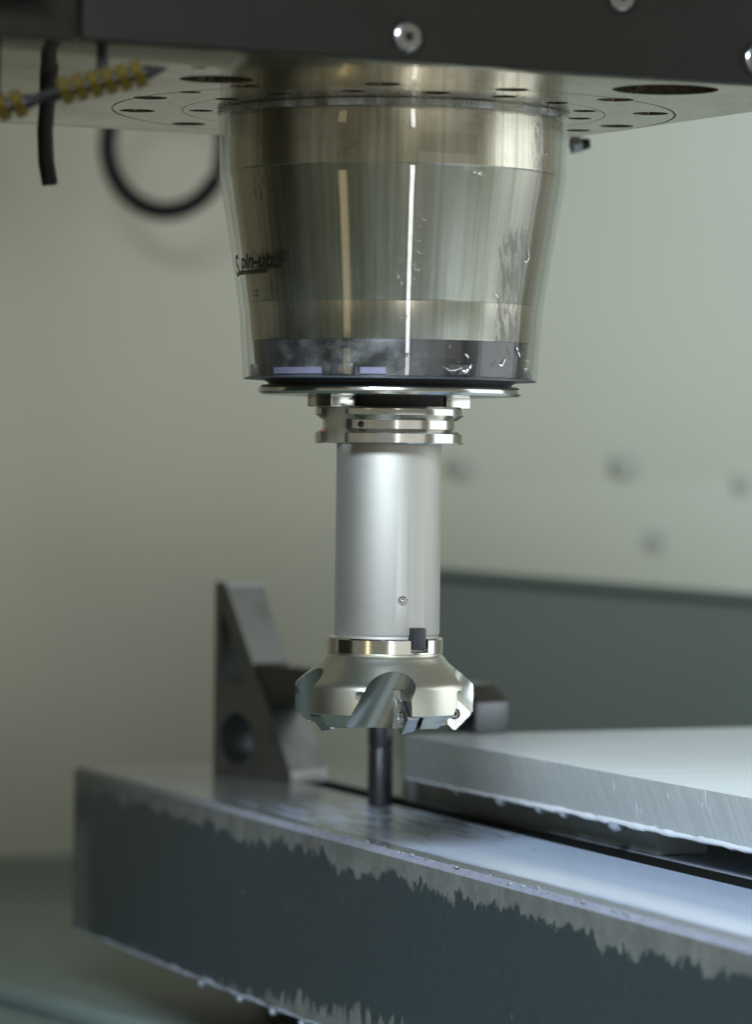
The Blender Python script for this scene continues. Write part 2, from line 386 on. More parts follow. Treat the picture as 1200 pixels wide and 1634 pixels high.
# ------------------------------------------------------------------ setting: rear wall, bed
TH = R(25.0)
wall = thing('rear_wall', None, None, (0, 1.25, 0), TH); wall['kind'] = 'structure'
wp = obj('wall_sheet', box(-1.6, 1.9, 0, 0.02, -0.75, 1.3), M['wall'], wall); wp['kind'] = 'structure'
def wall_xy(px, py):                 # photograph pixel -> wall coordinates
    x, y = px - 600, py - 720; x, y = x + y * ROLL, y - x * ROLL
    dx, dz = x / 5800, -y / 5800
    d = (1.55 + 1.25) / (1 - dx * math.tan(TH))
    return dx * d / math.cos(TH), dz * d
for px, py, r in ((995, 745, 0.011), (1180, 772, 0.009), (1042, 862, 0.010), (735, 748, 0.010)):
    u, z = wall_xy(px, py)
    b = obj('wall_bolt', lathe([(0, 0.0015), (r * 0.8, 0.0015), (r, 0.0008), (r, 0.0)], 16), M['bolt_grey'], wall, (u, -0.0045, z)); b.rotation_euler = (R(90), 0, 0)
ua, za = wall_xy(628, 757); ub, zb = wall_xy(1000, 1000)
obj('wall_skirt', box(ua, 1.85, -0.0035, 0.001, zb - 0.2, za, 0.003), M['wall'], wall)
bed = obj('machine_bed', box(-1.3, 1.5, -1.0, 1.35, -0.36, -0.302, 0.0), M['bed']); bed['kind'] = 'structure'
rail = obj('bed_rail', tube([(-0.55, 0.93, -0.298), (-0.205, 0.44, -0.298), (-0.02, 0.17, -0.298)], 0.007, 10), M['bed']); rail.parent = bed

# unseen dark panel, added at left to darken the reflections in the cup
blocker = thing('side_blocker', None, None, (0, 1.25, 0), TH); blocker['kind'] = 'structure'
obj('blocker_sheet', box(-1.54, -1.50, -1.02, -0.30, -0.36, 1.0, 0.004), M['blocker'], blocker)
obj('blocker_post', box(-1.56, -1.46, -1.12, -1.022, -0.36, 1.0, 0.006), M['blocker'], blocker)

# sloping cover of the way, dark, behind the plate
def at(px, py, Y):
    x, y = px - 600, py - 720; x, y = x + y * ROLL, y - x * ROLL; d = 1.55 + Y
    return Vector((x * d / 5800, Y, -y * d / 5800))
wc = thing('way_cover', 'dark green sheet metal cover rising behind the light plate', 'machine cover', (0, 0, 0))
a, b = at(640, 915, 0.80), at(1300, 968, 0.95)
poly = [(a.x, a.y, -0.30), (b.x, b.y, -0.30), (b.x, b.y, b.z), (a.x, a.y, a.z)]
obj('cover_panel', prism(poly, (0.04, 0.10, 0), 0.004, 3), M['panel'], wc)
obj('cover_lip', tube([a + Vector((0, -0.002, 0.002)), b + Vector((0, -0.002, 0.002))], 0.004, 10), M['panel'], wc)

# ------------------------------------------------------------------ machine table with T-slot
TT = R(23.2)
table = thing('machine_table', 'dark painted machine table with flaking edges and a slot in its wet top', 'machine table', (-0.1635, 0.447, -0.175), 0)
table.rotation_euler = (0, 0, TT)
# table space: x across to the right, y = distance towards the viewer (mesh y is negative along it), z = 0 top
def T(u, v, z=0.0): return (u, -v, z)
def table_body():
    prof = [(0.0, -0.088), (0.0, -0.0026), (0.0026, 0.0), (0.084, 0.0), (0.0846, -0.0006), (0.0846, -0.022), (0.076, -0.022), (0.076, -0.036), (0.112, -0.036), (0.112, -0.022),
            (0.1030, -0.022), (0.1030, -0.0006), (0.1036, 0.0), (0.46, 0.0), (0.46, -0.088)]
    b = bmesh.new(); N = 2
    A = [b.verts.new((u, 0.0, z)) for u, z in prof]; B = [b.verts.new((u, 0.95, z)) for u, z in prof]
    for i in range(len(prof)):
        j = (i + 1) % len(prof); b.faces.new((A[i], A[j], B[j], B[i]))
    b.faces.new(A[::-1]); b.faces.new(B)
    for v in b.verts: v.co.y = v.co.y
    return b
tb = obj('table_body', table_body(), M['table'], table, ang=20)
tb.rotation_euler = (0, 0, 0); tb.scale = (1, 1, 1)
# mesh runs along +y; turn it so that +y of the mesh points to the viewer (mirror-free: flip normals after negating y)
for v in tb.data.vertices: v.co.y = -v.co.y
tb.data.flip_normals()
def mirror_y(n_mat):
    """the table material reads y as distance towards the viewer: negate it once"""
    t = n_mat.node_tree
    for nd in list(t.nodes):
        if nd.type == 'SEPXYZ' and nd.inputs[0].links and nd.inputs[0].links[0].from_socket.name == 'Object':
            mp = t.nodes.new('ShaderNodeMapping'); mp.inputs['Scale'].default_value = (1, -1, 1)
            t.links.new(nd.inputs[0].links[0].from_socket, mp.inputs[0]); t.links.new(mp.outputs[0], nd.inputs[0])
mirror_y(M['table'])
obj('table_saddle', box(0.10, 0.40, -0.93, -0.03, -0.128, -0.0885, 0.003), M['bed'], table)
# beads of coolant along the lower edge, and the ragged bright rim at the top edge
bm = bmesh.new(); v = 0.0
pts = []; rads = []
while v < 0.62:
    pts.append(T(-0.0008, v, -0.0885 + random.uniform(-0.0006, 0.0004))); rads.append(random.choice((0.0005, 0.0009, 0.0012, 0.0017)) * random.uniform(0.8, 1.1)); v += random.uniform(0.004, 0.011)
tube(pts, rads, 8, bm)
tag(obj('coolant_bead', bm, M['bead'], table, ang=80), kind='stuff')
bm = bmesh.new(); v = 0.05
while v < 0.9:
    s = random.choice((0.0003, 0.0004, 0.0005, 0.0009))
    bmesh.ops.create_icosphere(bm, subdivisions=1, radius=s, matrix=Matrix.Translation(T(random.uniform(0.0012, 0.0034), v, random.uniform(-0.0012, 0.0004))) @ Matrix.Diagonal((1, 2.4, 0.8, 1)))
    v += random.uniform(0.002, 0.011)
tag(obj('edge_swarf', bm, M['bead'], table, ang=80), kind='stuff')
# hanging drips under that edge
for i, v in enumerate((0.205, 0.258, 0.301, 0.338)):
    o = obj('coolant_drip', lathe([(0, -0.0030), (0.0014, -0.0026), (0.0022, -0.0014), (0.0024, 0.0), (0.0014, 0.0004)], 14), M['bead'], table, T(0.0, v, -0.0895), ang=80)

# ------------------------------------------------------------------ aluminium plate on supports
plate = thing('work_plate', 'thick bare aluminium plate with scratched side clamped on the machine table', 'metal plate', (0.0160, 0.2490, -0.162))
plate.rotation_euler = (0, 0, R(24.3))
bd = box(0, 0.34, -0.68, 0, 0, 0.022, 0.0006, 2)
pb = obj('plate_body', bd, M['alu'], plate)
mirror_y(M['alu'])
bm = bmesh.new(); pts = []; rads = []; v = 0.002
while v < 0.66:
    pts.append((-0.0006, -v, 0.0008 + random.uniform(-0.0003, 0.0003))); rads.append(0.0010 * random.uniform(0.75, 1.25) * (0.5 + min(1, v / 0.15))); v += random.uniform(0.0025, 0.007)
tube(pts, rads, 7, bm)
obj('burr_edge', bm, M['milky'], plate, ang=80)
for i, (v, r) in enumerate(((0.108, 0.0042), (0.148, 0.0036), (0.172, 0.0034), (0.222, 0.0048), (0.060, 0.003))):
    nm = ['second from the plate corner', 'third from the plate corner', 'fourth from the plate corner, small and flat', 'large one nearest the viewer under a pinkish burr', 'first one near the far corner'][i]
    wv = plate.matrix_basis @ Vector((0.0010, -v, 0.0004))
    tag(obj('hanging_drop', lathe([(0, -r * 0.95), (r * 0.55, -r * 0.8), (r * 0.9, -r * 0.38), (r, 0.0), (r * 0.7, 0.0004)], 16), M['bead'], None, wv, ang=80),
        'coolant drop hanging under the plate edge, ' + nm, 'droplet', 'drops hanging under the plate')
sup = obj('support_bar', box(0.1040, 0.1290, -0.490, -0.212, 0.0003, 0.0127, 0.0006), M['support'])
sup.matrix_basis = table.matrix_basis.copy()
tag(sup, 'flat dark steel bar lying under the plate beside the table slot', 'support bar')

# ------------------------------------------------------------------ step block, strap clamp, pin
e = Vector((0.67, -0.7424, 0)); w = Vector((0.7424, 0.67, 0)); zt = -0.175
sb = thing('step_block', 'tall triangular steel step block with a round hole beside the strap clamp', 'clamp block', (-0.0855, 0.4065, zt))
def E(a, h, c=0.0): return e * a + w * c + Vector((0, 0, h))
hyp0, hyp1 = (0.008, 0.1035), (0.0625, 0.0075)
outline = [(0, 0), (0.064, 0), (0.064, 0.0055)]
steps = 20
for i in range(steps + 1):
    t = i / steps; a_ = hyp1[0] + (hyp0[0] - hyp1[0]) * t; h_ = hyp1[1] + (hyp0[1] - hyp1[1]) * t
    outline.append((a_ + 0.0004, h_)); 
    if i < steps: outline.append((a_ - 0.0009, h_ + 0.0014))
outline += [(0.0, 0.1035)]
body = obj('block_body', prism([E(a, h) for a, h in outline], w * 0.0255, 0.0), M['step_steel'], sb, ang=25)
hole = cyl(E(0.0195, 0.0205, -0.01), E(0.0195, 0.0205, 0.019), 0.0138, seg=40)
# shallow triangular pocket in the face
pk = [E(a, h, -0.01) for a, h in ((0.005, 0.050), (0.026, 0.050), (0.0062, 0.089))]
cut(body, [hole, prism(pk, w * 0.016)])

strap = thing('strap_clamp', 'black strap clamp bar reaching behind the cutter onto the plate', 'clamp', (-0.0855, 0.4065, zt))
L0, L1 = 0.031, 0.203
pl = [E(L0, 0.040), E(L1 - 0.02, 0.040), E(L1 - 0.02, 0.0355), E(L1, 0.0355), E(L1, 0.0505), E(L1 - 0.010, 0.0590), E(L0, 0.0590 + 0.0025)]
obj('strap_bar', prism([p + w * 0.001 for p in pl], w * 0.0235, 0.0012, 2), M['strap_steel'], strap)

pin = thing('locating_pin', 'upright dark round stud standing on the wet table below the cutter', 'stud', (0.0042, 0.2480, zt))
obj('pin_shank', lathe([(0, 0.0), (0.0056, 0.0), (0.0062, 0.0006), (0.0062, 0.0275), (0.0056, 0.0285), (0.0056, 0.0295), (0, 0.0295)], 40), M['black_steel'], pin)
obj('pin_neck', lathe([(0.0, 0.0295), (0.0064, 0.0295), (0.0064, 0.0470), (0.0058, 0.0480), (0, 0.0480)], 40), M['black_steel'], pin)

# ------------------------------------------------------------------ machine head over everything
HA = R(26.5); zu = 0.1438
head = thing('headstock', 'dark machine head with a bright drilled base plate hanging over the spindle', 'machine head', (AX, 0, zu), HA)
hinv = (Matrix.Translation((AX, 0, zu)) @ Matrix.Rotation(HA, 4, 'Z')).inverted()
def hp(px, py):
    x, y = px - 600, py - 720; x, y = x + y * ROLL, y - x * ROLL; d = -zu * 5800 / y
    return hinv @ Vector((x * d / 5800, d - 1.55, zu))
base = obj('base_plate', box(-0.42, 0.1222, -0.1845, 0.1405, 0, 0.030, 0.0012, 2), M['under'], head, mat2=M['hole'])
base.data.materials.clear(); base.data.materials.append(M['under']); base.data.materials.append(M['under'])
holes = []
bolts = [(303, 148, 9), (321, 177.5, 10), (301, 198.5, 15), (219, 177.5, 15), (362, 159, 10), (390, 138, 12), (445, 150, 10), (562, 146, 10), (610, 135, 15), (695, 149, 12), (817, 144, 14),
         (805, 155, 10), (888, 165, 10), (982, 160, 15), (1038, 182, 15), (933, 178, 10), (925, 190, 10), (984, 202, 15), (921, 209, 12), (240, 157, 14), (317, 109, 6)]
S0 = []
for px, py, dmm in bolts:
    p = hp(px, py); r = dmm / 2000
    holes.append(cyl((p.x, p.y, -0.01), (p.x, p.y, 0.006), r, seg=28)); S0.append((p, r))
for px, py, r in ((1062, 144, 0.0210), (345, 127.5, 0.0145)):
    p = hp(px, py); holes.append(cyl((p.x, p.y, -0.01), (p.x, p.y, 0.010), r, seg=48))
def ring_cut(r, wd, dp):
    return lathe([(r, -0.003), (r + wd, -0.003), (r + wd, dp), (r, dp)], 128, None, True)
holes += [ring_cut(0.1192, 0.0010, 0.0020), ring_cut(0.0898, 0.0005, 0.0010)]
cut(base, holes)
bm = lathe([(0, 0.0012), (0.5, 0.0012), (0.5, 0.5), (0.86, 0.5), (0.92, 0.56), (0.92, 3.0)], 6)
for i, (p, r) in enumerate(S0):
    if i == 0:
        b = lathe([(0, 0.0035), (0.0024, 0.0035), (0.0024, 0.0008), (0.0045, 0.0008), (0.0048, 0.0011), (0.0048, 0.006)], 20)
        for v in b.verts: v.co.x *= 0.92; v.co.y *= 0.92
        bo = obj('bolt', b, M['rubber'], head, (p.x, p.y, 0.0002)); bo.scale = (r / 0.0046,) * 2 + (1,)
    else:
        c = bo.copy(); COL.objects.link(c); c.location = (p.x, p.y, 0.0002); c.scale = (r / 0.0046 * 0.97,) * 2 + (1,)
bm.free()
front = obj('front_cover', box(-0.2190, 0.1222, -0.1905, -0.1850, 0.0, 0.16, 0.0012, 2), M['cover_dark'], head)
inner = obj('inner_housing', box(-0.2170, 0.1200, -0.1848, 0.1390, 0.0302, 0.16), M['cover_dark'], head)
side = obj('side_cover', prism([(-0.2198, -0.1850, -0.0003), (-0.4205, -0.1850, -0.0003), (-0.4205, -0.1850, 0.16), (-0.2198, -0.1850, 0.16)], (0, -0.0035, 0), 0.001, 2), M['cover_dark'], head)
obj('side_rib', prism([(-0.235, -0.1886, 0.012), (-0.41, -0.1886, 0.016), (-0.41, -0.1886, 0.028), (-0.235, -0.1886, 0.05)], (0, -0.010, 0), 0.002, 2), M['cover_dark'], head)
# socket screws of the front cover, wet
def face_pt(px, py):                 # point on the front face
    x, y = px - 600, py - 720; x, y = x + y * ROLL, y - x * ROLL
    dirv = Vector((x / 5800, 1, -y / 5800)); o = Vector((0, -1.55, 0))
    hm = hinv; a = hm @ o; bq = (hm @ (o + dirv)) - a; t = (-0.1905 - a.y) / bq.y
    return a + bq * t
for i, (px, py) in enumerate(((651, 60), (992, -4), (1208, 96))):
    p = face_pt(px, py)
    if i == 0:
        scr = obj('cover_screw', lathe([(0, -0.0016), (0.0018, -0.0016), (0.0018, 0.0012), (0.0046, 0.0012), (0.0054, 0.0006), (0.0056, -0.0005)], 24), M['screw'], front, p)
        scr.rotation_euler = (R(90), 0, 0)
        wr = obj('wet_ring', lathe([(0.0052, 0.0002), (0.0058, 0.0011), (0.0064, 0.0010), (0.0069, 0.0001)], 24), M['drop'], scr)
    else:
        c = dup(scr, front); c.location = p

# small dark-bright fitting behind the head
fit = thing('pipe_fitting', 'small blurred dark hex pipe fitting behind the spindle nose', 'fitting', tuple(at(921, 232, 0.17))); fit.scale = (0.72, 0.72, 0.72)
f1 = lathe([(0, 0.0035), (0.0052, 0.0035), (0.006, 0.0028), (0.006, -0.0028), (0.0052, -0.0035), (0, -0.0035)], 6)
o = obj('hex_nut', f1, M['step_steel'], fit, (-0.001, 0, 0)); o.rotation_euler = (0, R(80), R(10))
o = obj('black_ferrule', cyl((0.003, 0, 0.0005), (0.0085, 0, 0.001), 0.0042, 0.003, 20), M['rubber'], fit)
obj('fitting_stem', cyl((-0.001, 0.0, 0.002), (-0.001, 0.004, 0.030), 0.0028, seg=14), M['rubber'], fit)

# ------------------------------------------------------------------ coolant nozzles and hose under the head, left
def und(px, py, z):
    x, y = px - 600, py - 720; x, y = x + y * ROLL, y - x * ROLL; d = -z * 5800 / y
    return Vector((x * d / 5800, d - 1.55, z))
def nozzle(label, p0, p1, n, flip):
    t = thing('coolant_nozzle', label, 'coolant nozzle', tuple(p0), 0, 'brass coolant nozzles under the head')
    d = p1 - p0; L = d.length; dn = d.normalized()
    obj('core_rod', cyl((0, 0, 0), d, 0.0024, seg=16), M['rubber'], t)
    cone = obj('cone_tip', cyl((0, 0, 0), -dn * 0.012, 0.0034, 0.0004, 16), M['rubber'], t)
    c2 = obj('cone_tip', cyl(d, d + dn * 0.008, 0.0030, 0.0004, 16), M['rubber'], t)
    rb = lathe([(0.0020, 0.0021), (0.0052, 0.0021), (0.0054, 0.0019), (0.0054, -0.0019), (0.0052, -0.0021), (0.0020, -0.0021)], 6)
    first = None
    axis = (dn + Vector((0, 0, 0.18))).normalized()
    q = axis.to_track_quat('Z', 'X')
    for i in range(n):
        c = d * ((i + 0.5) / n)
        if first is None:
            first = obj('brass_ring', rb, M['brass'], t, c, ang=25); first.rotation_mode = 'QUATERNION'; first.rotation_quaternion = q
        else:
            k = first.copy(); COL.objects.link(k); k.location = c
    hub = obj('mount_pad', cyl(d * 0.5 + Vector((0, 0, 0.004)), d * 0.5 + Vector((0, 0, zu - (p0.z + d.z * 0.5) - 0.0002)), 0.002, seg=12), M['rubber'], t)
    return t
nozzle('longer ribbed brass nozzle with black cone tips, right of the black hose', at(93, 148, -0.25), at(232, 117, -0.25), 6, 1)
nozzle('short ribbed brass nozzle cut by the photo edge, left of the black hose', at(-60, 186, -0.25), at(42, 164, -0.25), 4, -1)
p = und(78, 119, zu - 0.0003)
hs = thing('coolant_hose', 'short black rubber hose end hanging straight down from the base plate', 'hose', tuple(p))
hp_ = [Vector((0, 0, 0)), Vector((-0.0004, 0, -0.010)), Vector((-0.0012, 0, -0.022)), Vector((-0.0006, 0, -0.034)), Vector((0.0010, 0, -0.0425))]
o = obj('hose_tube', tube(hp_, 0.0031, 20), M['rubber'], hs)
obj('hose_collar', cyl((0, 0, 0), (0, 0, -0.006), 0.0036, seg=20), M['rubber'], hs)
obj('hose_bore', cyl(hp_[-1] + Vector((0, 0, -0.0002)), hp_[-1] + Vector((0, 0, 0.002)), 0.0022, seg=16), M['hole'], hs)

# looped hose on the wall behind
c = at(265, 232, 1.05)
pts = [c + Vector((0.0418 * math.sin(t), 0.0, 0.0475 * math.cos(t))) for t in [2 * math.pi * k / 48 for k in range(49)]]
lp = obj('hose_loop', tube(pts, 0.0066, 14), M['rubber']); tag(lp, 'dark looped hose hanging far behind the head, out of focus', 'hose')
pts = [c + Vector((-0.01, 0.01, 0.044)), c + Vector((-0.012, 0.03, 0.10)), c + Vector((0.0, 0.05, 0.2))]

# ------------------------------------------------------------------ spindle nose
nose = thing('spindle_nose', 'tapered bright steel spindle nose inside a clear cup under the head', 'spindle', (AX, 0, 0))
def Z(y): return 720 - y             # photograph row -> px above the horizon
def prz(*pts): return [(r * P, (720 - y) * P) for r, y in pts]
obj('upper_collar', lathe(prz((200, 182.6), (259.5, 182.6), (259.5, 279), (258.6, 280.2))), M['body'], nose)
obj('taper_body', lathe(prz((258, 280.4), (257.2, 282), (228, 484), (226.5, 487))), M['body'], nose)
obj('lower_band', lathe(prz((227.2, 487.2), (226.6, 489), (221.4, 545), (220.4, 547), (150, 547))), M['body'], nose)
obj('dark_skirt', lathe(prz((205, 547.4), (218.6, 547.4), (219.2, 549), (216, 586), (214, 603), (150, 603)), 128), M['skirt'], nose)
obj('throat_ring', lathe(prz((150, 603.4), (212, 603.4), (213, 605), (205, 608), (196, 612), (193, 616), (150, 616)), 128), M['oxide'], nose)
obj('face_disc', lathe(prz((150, 616.4), (203, 616.4), (209, 620), (210.5, 623), (210.5, 627.5), (205, 631.5), (150, 633.5), (100, 633.5), (98, 630), (0, 630)), 160), M['steel'], nose)
obj('inner_throat', lathe(prz((98, 630), (86, 631), (86, 650), (0, 650)), 96), M['hole'], nose)
key0 = None
for a in (-50.6, 129.4):
    b = box(-30 * P, 30 * P, -144 * P, -94 * P, (720 - 651) * P, (720 - 633) * P, 0.0006, 2)
    if key0 is None: key0 = obj('drive_key', b, M['steel'], nose); k = key0
    else: b.free(); k = key0.copy(); COL.objects.link(k)
    k.rotation_euler = (0, 0, R(a))
# clear cup, open below, with thickness
OUT = [(277, 186), (276.5, 240), (276, 282), (274, 298), (266, 345), (256, 405), (249, 450), (243.5, 485), (241, 505), (237.5, 560), (234.5, 603)]
TH_ = 8.5
inn = [(r - TH_, y) for r, y in OUT]
cup = obj('clear_sleeve', lathe(prz(*(OUT + [(234.0, 605.0), (233.0, 606.0), (227, 606.0)] + inn[::-1] + [(267.5, 178.0), (272, 176.5), (279, 178.5), (279.5, 183)])), 160, None, True), M['clear'], nose, ang=40)
obj('sleeve_rim', lathe(prz((260.5, 182.5), (278.5, 182.5), (281, 184.5), (281, 190), (278, 194), (262, 190)), 160, None, True), M['frosted'], nose)
obj('sleeve_foot', lathe(prz((226, 603.6), (233.6, 606.3), (233.6, 607.6), (226, 607.9), (205, 607.6), (205, 604.4)), 128, None, True), M['oxide'], nose)
def on_cup(ang, y, off=0.0, inner=False):
    """point on the outside of the cup at an angle (deg, 0 faces the viewer, + right) and photograph row"""
    prof = OUT
    for (r0, y0), (r1, y1) in zip(prof, prof[1:]):
        if y0 <= y <= y1: r = r0 + (r1 - r0) * (y - y0) / (y1 - y0); break
    else: r = prof[-1][0] if y > prof[-1][1] else prof[0][0]
    r = r * P + off; t = R(ang)
    return Vector((r * math.sin(t), -r * math.cos(t), (720 - y) * P))
# small clips round the skirt foot, and lilac strips painted as reflections
clip = None
for a in (-79, -19.5, 28.3, 83, 135, 180, -130):
    if clip is None:
        b = box(-18 * P, 18 * P, -224.5 * P, -211 * P, (720 - 603) * P, (720 - 585) * P, 0.0007, 2)
        clip = obj('clip', b, M['oxide'], nose); k = clip
        obj('clip_screw', cyl((0, -225.6 * P, (720 - 594) * P), (0, -224 * P, (720 - 594) * P), 6.5 * P, seg=16), M['screw'], clip)
    else: k = dup(clip, nose)
    k.rotation_euler = (0, 0, R(a))
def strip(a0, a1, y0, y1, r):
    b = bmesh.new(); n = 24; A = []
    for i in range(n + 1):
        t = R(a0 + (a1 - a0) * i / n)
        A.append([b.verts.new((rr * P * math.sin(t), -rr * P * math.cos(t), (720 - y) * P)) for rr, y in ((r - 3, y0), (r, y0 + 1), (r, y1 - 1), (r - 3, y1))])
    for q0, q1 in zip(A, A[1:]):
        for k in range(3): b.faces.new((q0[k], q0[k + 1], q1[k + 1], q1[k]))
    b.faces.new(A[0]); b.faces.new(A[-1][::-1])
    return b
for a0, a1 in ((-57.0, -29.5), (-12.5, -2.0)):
    obj('reflection_strip', strip(a0, a1, 590.5, 602.0, 217.5), M['reflection'], nose)

# lettering printed on the cup
def text_mesh(s, size, shear=0.0):
    cu = bpy.data.curves.new('t', 'FONT'); cu.body = s; cu.size = size; cu.shear = shear; cu.align_x = 'LEFT'; cu.resolution_u = 3
    if s != 'CE': cu.offset = 0.0003
    o = bpy.data.objects.new('t', cu); COL.objects.link(o)
    dg = bpy.context.evaluated_depsgraph_get(); dg.update()
    me = bpy.data.meshes.new_from_object(o.evaluated_get(dg)); bpy.data.objects.remove(o); bpy.data.curves.remove(cu)
    return me
def wrap(me_or_bm, ang0, y0, name, mat, off=0.00012, sx=1.0):
    """bend flat lettering (x right, y up, metres) round the cup; ang0, y0 = where its origin lies"""
    bm = bmesh.new()
    if isinstance(me_or_bm, bpy.types.Mesh): bm.from_mesh(me_or_bm); bpy.data.meshes.remove(me_or_bm)
    else:
        m_ = bpy.data.meshes.new('x'); me_or_bm.to_mesh(m_); me_or_bm.free(); bm.from_mesh(m_); bpy.data.meshes.remove(m_)
    for v in bm.verts: v.co.x *= sx
    bmesh.ops.triangulate(bm, faces=bm.faces)
    long = [ed for ed in bm.edges if ed.calc_length() > 0.0015]
    if long: bmesh.ops.subdivide_edges(bm, edges=long, cuts=6)
    for v in bm.verts:
        y = y0 - v.co.y / P; r = on_cup(0, y).length
        rr = math.hypot(on_cup(0, y).x, on_cup(0, y).y)
        v.co = on_cup(ang0 + math.degrees(v.co.x / rr), y, off)
    return obj(name, bm, mat, cup)
wrap(text_mesh('pin-up', 0.0088, 0.32), -70.0, 436, 'logo_lettering', M['ink'], sx=1.2)
wrap(text_mesh('S', 0.0125, 0.25), -78.0, 447, 'logo_initial', M['ink'])
b = bmesh.new()
vs = [b.verts.new(p) for p in ((0.0, 0, 0), (0.0255, 0, 0), (0.0262, 0.0018, 0), (0.0005, 0.0018, 0))]; b.faces.new(vs)
wrap(b, -73.5, 446, 'logo_bar', M['ink'])
wrap(text_mesh('CE', 0.0038), -61.5, 481, 'conformity_mark', M['ink'])

# droplets on the cup: too many to count
bm = bmesh.new()
def drop(a, y, s):
    p = on_cup(a, y, -s * 0.25); n = Vector((math.sin(R(a)), -math.cos(R(a)), 0))
    q = n.to_track_quat('Z', 'Y').to_matrix().to_4x4()
    bmesh.ops.create_icosphere(bm, subdivisions=2, radius=s, matrix=Matrix.Translation(p) @ q @ Matrix.Diagonal((random.uniform(0.8, 1.1), random.uniform(0.9, 1.5), 0.55, 1)))
for _ in range(46): drop(random.gauss(5.5, 6.0), min(590, max(300, random.gauss(445, 65))), random.choice((0.0003, 0.0003, 0.0004, 0.0005, 0.0007)))
for _ in range(80): drop(random.uniform(-60, 75), random.uniform(200, 598), random.choice((0.0002, 0.0003, 0.0003)))
drop(29.5, 294, 0.0011); drop(27.5, 292.5, 0.0009)
tag(obj('water_droplets', bm, M['drop'], None, (AX, 0, 0), ang=80), 'fine water droplets clinging to the clear cup', None, None, 'stuff')

# bright curls of swarf stuck on the cup
def chip(label, pts, r=0.00028):
    p = []
    for x, y in pts:
        rr = math.hypot(*on_cup(0, y).xy) / P
        a = math.degrees(math.asin(max(-1, min(1, ((x - 600) + (y - 720) * ROLL - AX / P) / rr))))
        p.append(on_cup(a, y, 0.0004))
    c0 = sum(p, Vector()) / len(p); n = len(p)
    bm_ = tube([q - c0 for q in p], [r * (0.45 + 1.1 * math.sin(math.pi * (i + 0.6) / (n + 0.2))) for i in range(n)], 7)
    tag(obj('metal_chip', bm_, M['chip'], None, c0 + Vector((AX, 0, 0)), ang=80), label, 'metal chip', 'metal chips stuck to the clear cup')
chip('hook shaped bright chip, highest of those on the right of the cup', [(835, 403), (837, 413), (835.5, 420), (832, 424), (829, 421)])
chip('tiny curved chip on the brown stain, upper of the close pair', [(783, 476), (786, 478), (787.5, 481)], 0.00022)
chip('tiny curved chip on the brown stain, lower of the close pair', [(784, 491), (786, 494), (786, 497)], 0.00022)
chip('short bright chip on the dark skirt above the right clip', [(736, 569), (739, 572), (741, 575)], 0.00034)
chip('tick shaped bright chip on the dark skirt', [(789, 583), (793, 586), (795, 582), (799, 575)], 0.00034)
chip('upper short chip just under the dark skirt top edge at right', [(817, 556), (819, 559), (820, 561)], 0.00034)
chip('slender chip just below another at the right of the skirt', [(820, 563), (821.5, 566), (823, 570)], 0.0003)
chip('comma shaped chip nearest the right edge of the skirt', [(832, 575), (835, 575.5), (839, 578)], 0.00032)
chip('long bowed chip lying across the right clip', [(704, 590), (712, 594.5), (720, 594), (727, 591), (732, 590)], 0.00036)
chip('broad bright flake on the right end of the right clip', [(731, 597), (736, 595), (741, 592.5)], 0.00085)
chip('thin upright sliver rising from the right clip', [(743, 592), (745, 587), (747, 583)], 0.0002)

# ------------------------------------------------------------------ tool holder
th = thing('tool_holder', 'satin steel tool holder with a grooved flange and long round shank', 'tool holder', (AX, 0, 0))
fl = obj('flange', lathe(pr((70, -71), (114, -71), (118.5, -67), (119, -63), (119, -57.5), (107, -49), (107, -35.5), (119, -28), (119, -14), (117.5, -12), (88, -12), (84, -11), (0, -11), (0, -71))), M['steel'], th)
def kbox(a):
    b = box(-30 * P, 30 * P, -0.05, -84 * P, 5 * P, 90 * P); bmesh.ops.rotate(b, verts=b.verts, cent=(0, 0, 0), matrix=Matrix.Rotation(R(a), 3, 'Z')); return b
ah = R(-25.0)
hole = cyl((0.02 * math.sin(ah), -0.02 * math.cos(ah), 42 * P), (0.04 * math.sin(ah), -0.04 * math.cos(ah), 42 * P), 5.2 * P, seg=24)
cut(fl, [kbox(-50.6), kbox(129.4), hole])
obj('hole_plug', cyl((0.025 * math.sin(ah), -0.025 * math.cos(ah), 42 * P), (0.0262 * math.sin(ah), -0.0262 * math.cos(ah), 42 * P), 5.0 * P, seg=24), M['hole'], th)
tk = R(-69)
obj('paint_mark', box(-0.001, 0.001, -0.0004, 0.0004, -0.0006, 0.0006), M['orange'], th, (113 * P * math.sin(tk), -113 * P * math.cos(tk), 31 * P)).rotation_euler = (R(-35), 0, tk)
shank = obj('shank', lathe(pr((0, -11), (83.2, -11), (83.8, -8), (84.2, 288), (83, 291), (82, 292), (82, 296), (0, 296))), M['satin'], th)
asw = R(16.4); zs = -(960 - 720) / 1.022 * P
def rad_cyl(a, z, r0, r1, rad, seg=24): return cyl((r0 * P * math.sin(a), -r0 * P * math.cos(a), z), (r1 * P * math.sin(a), -r1 * P * math.cos(a), z), rad * P, seg=seg)
kd = R(34.5); kz0, kz1 = -(1038 - 720) / 1.02 * P, -(1003 - 720) / 1.02 * P
kslot = box(-14 * P, 14 * P, -90 * P, -76 * P, kz0, kz1); bmesh.ops.rotate(kslot, verts=kslot.verts, cent=(0, 0, 0), matrix=Matrix.Rotation(kd, 3, 'Z'))
cut(shank, [rad_cyl(asw, zs, 79, 90, 7.6), kslot])
obj('grub_screw', rad_cyl(asw, zs, 78, 82.0, 5.4), M['screw'], th)
obj('grub_ball', (lambda b: (bmesh.ops.create_uvsphere(b, u_segments=16, v_segments=10, radius=3.0 * P), b)[1])(bmesh.new()), M['steel'], th, (82.4 * P * math.sin(asw), -82.4 * P * math.cos(asw), zs), ang=80)
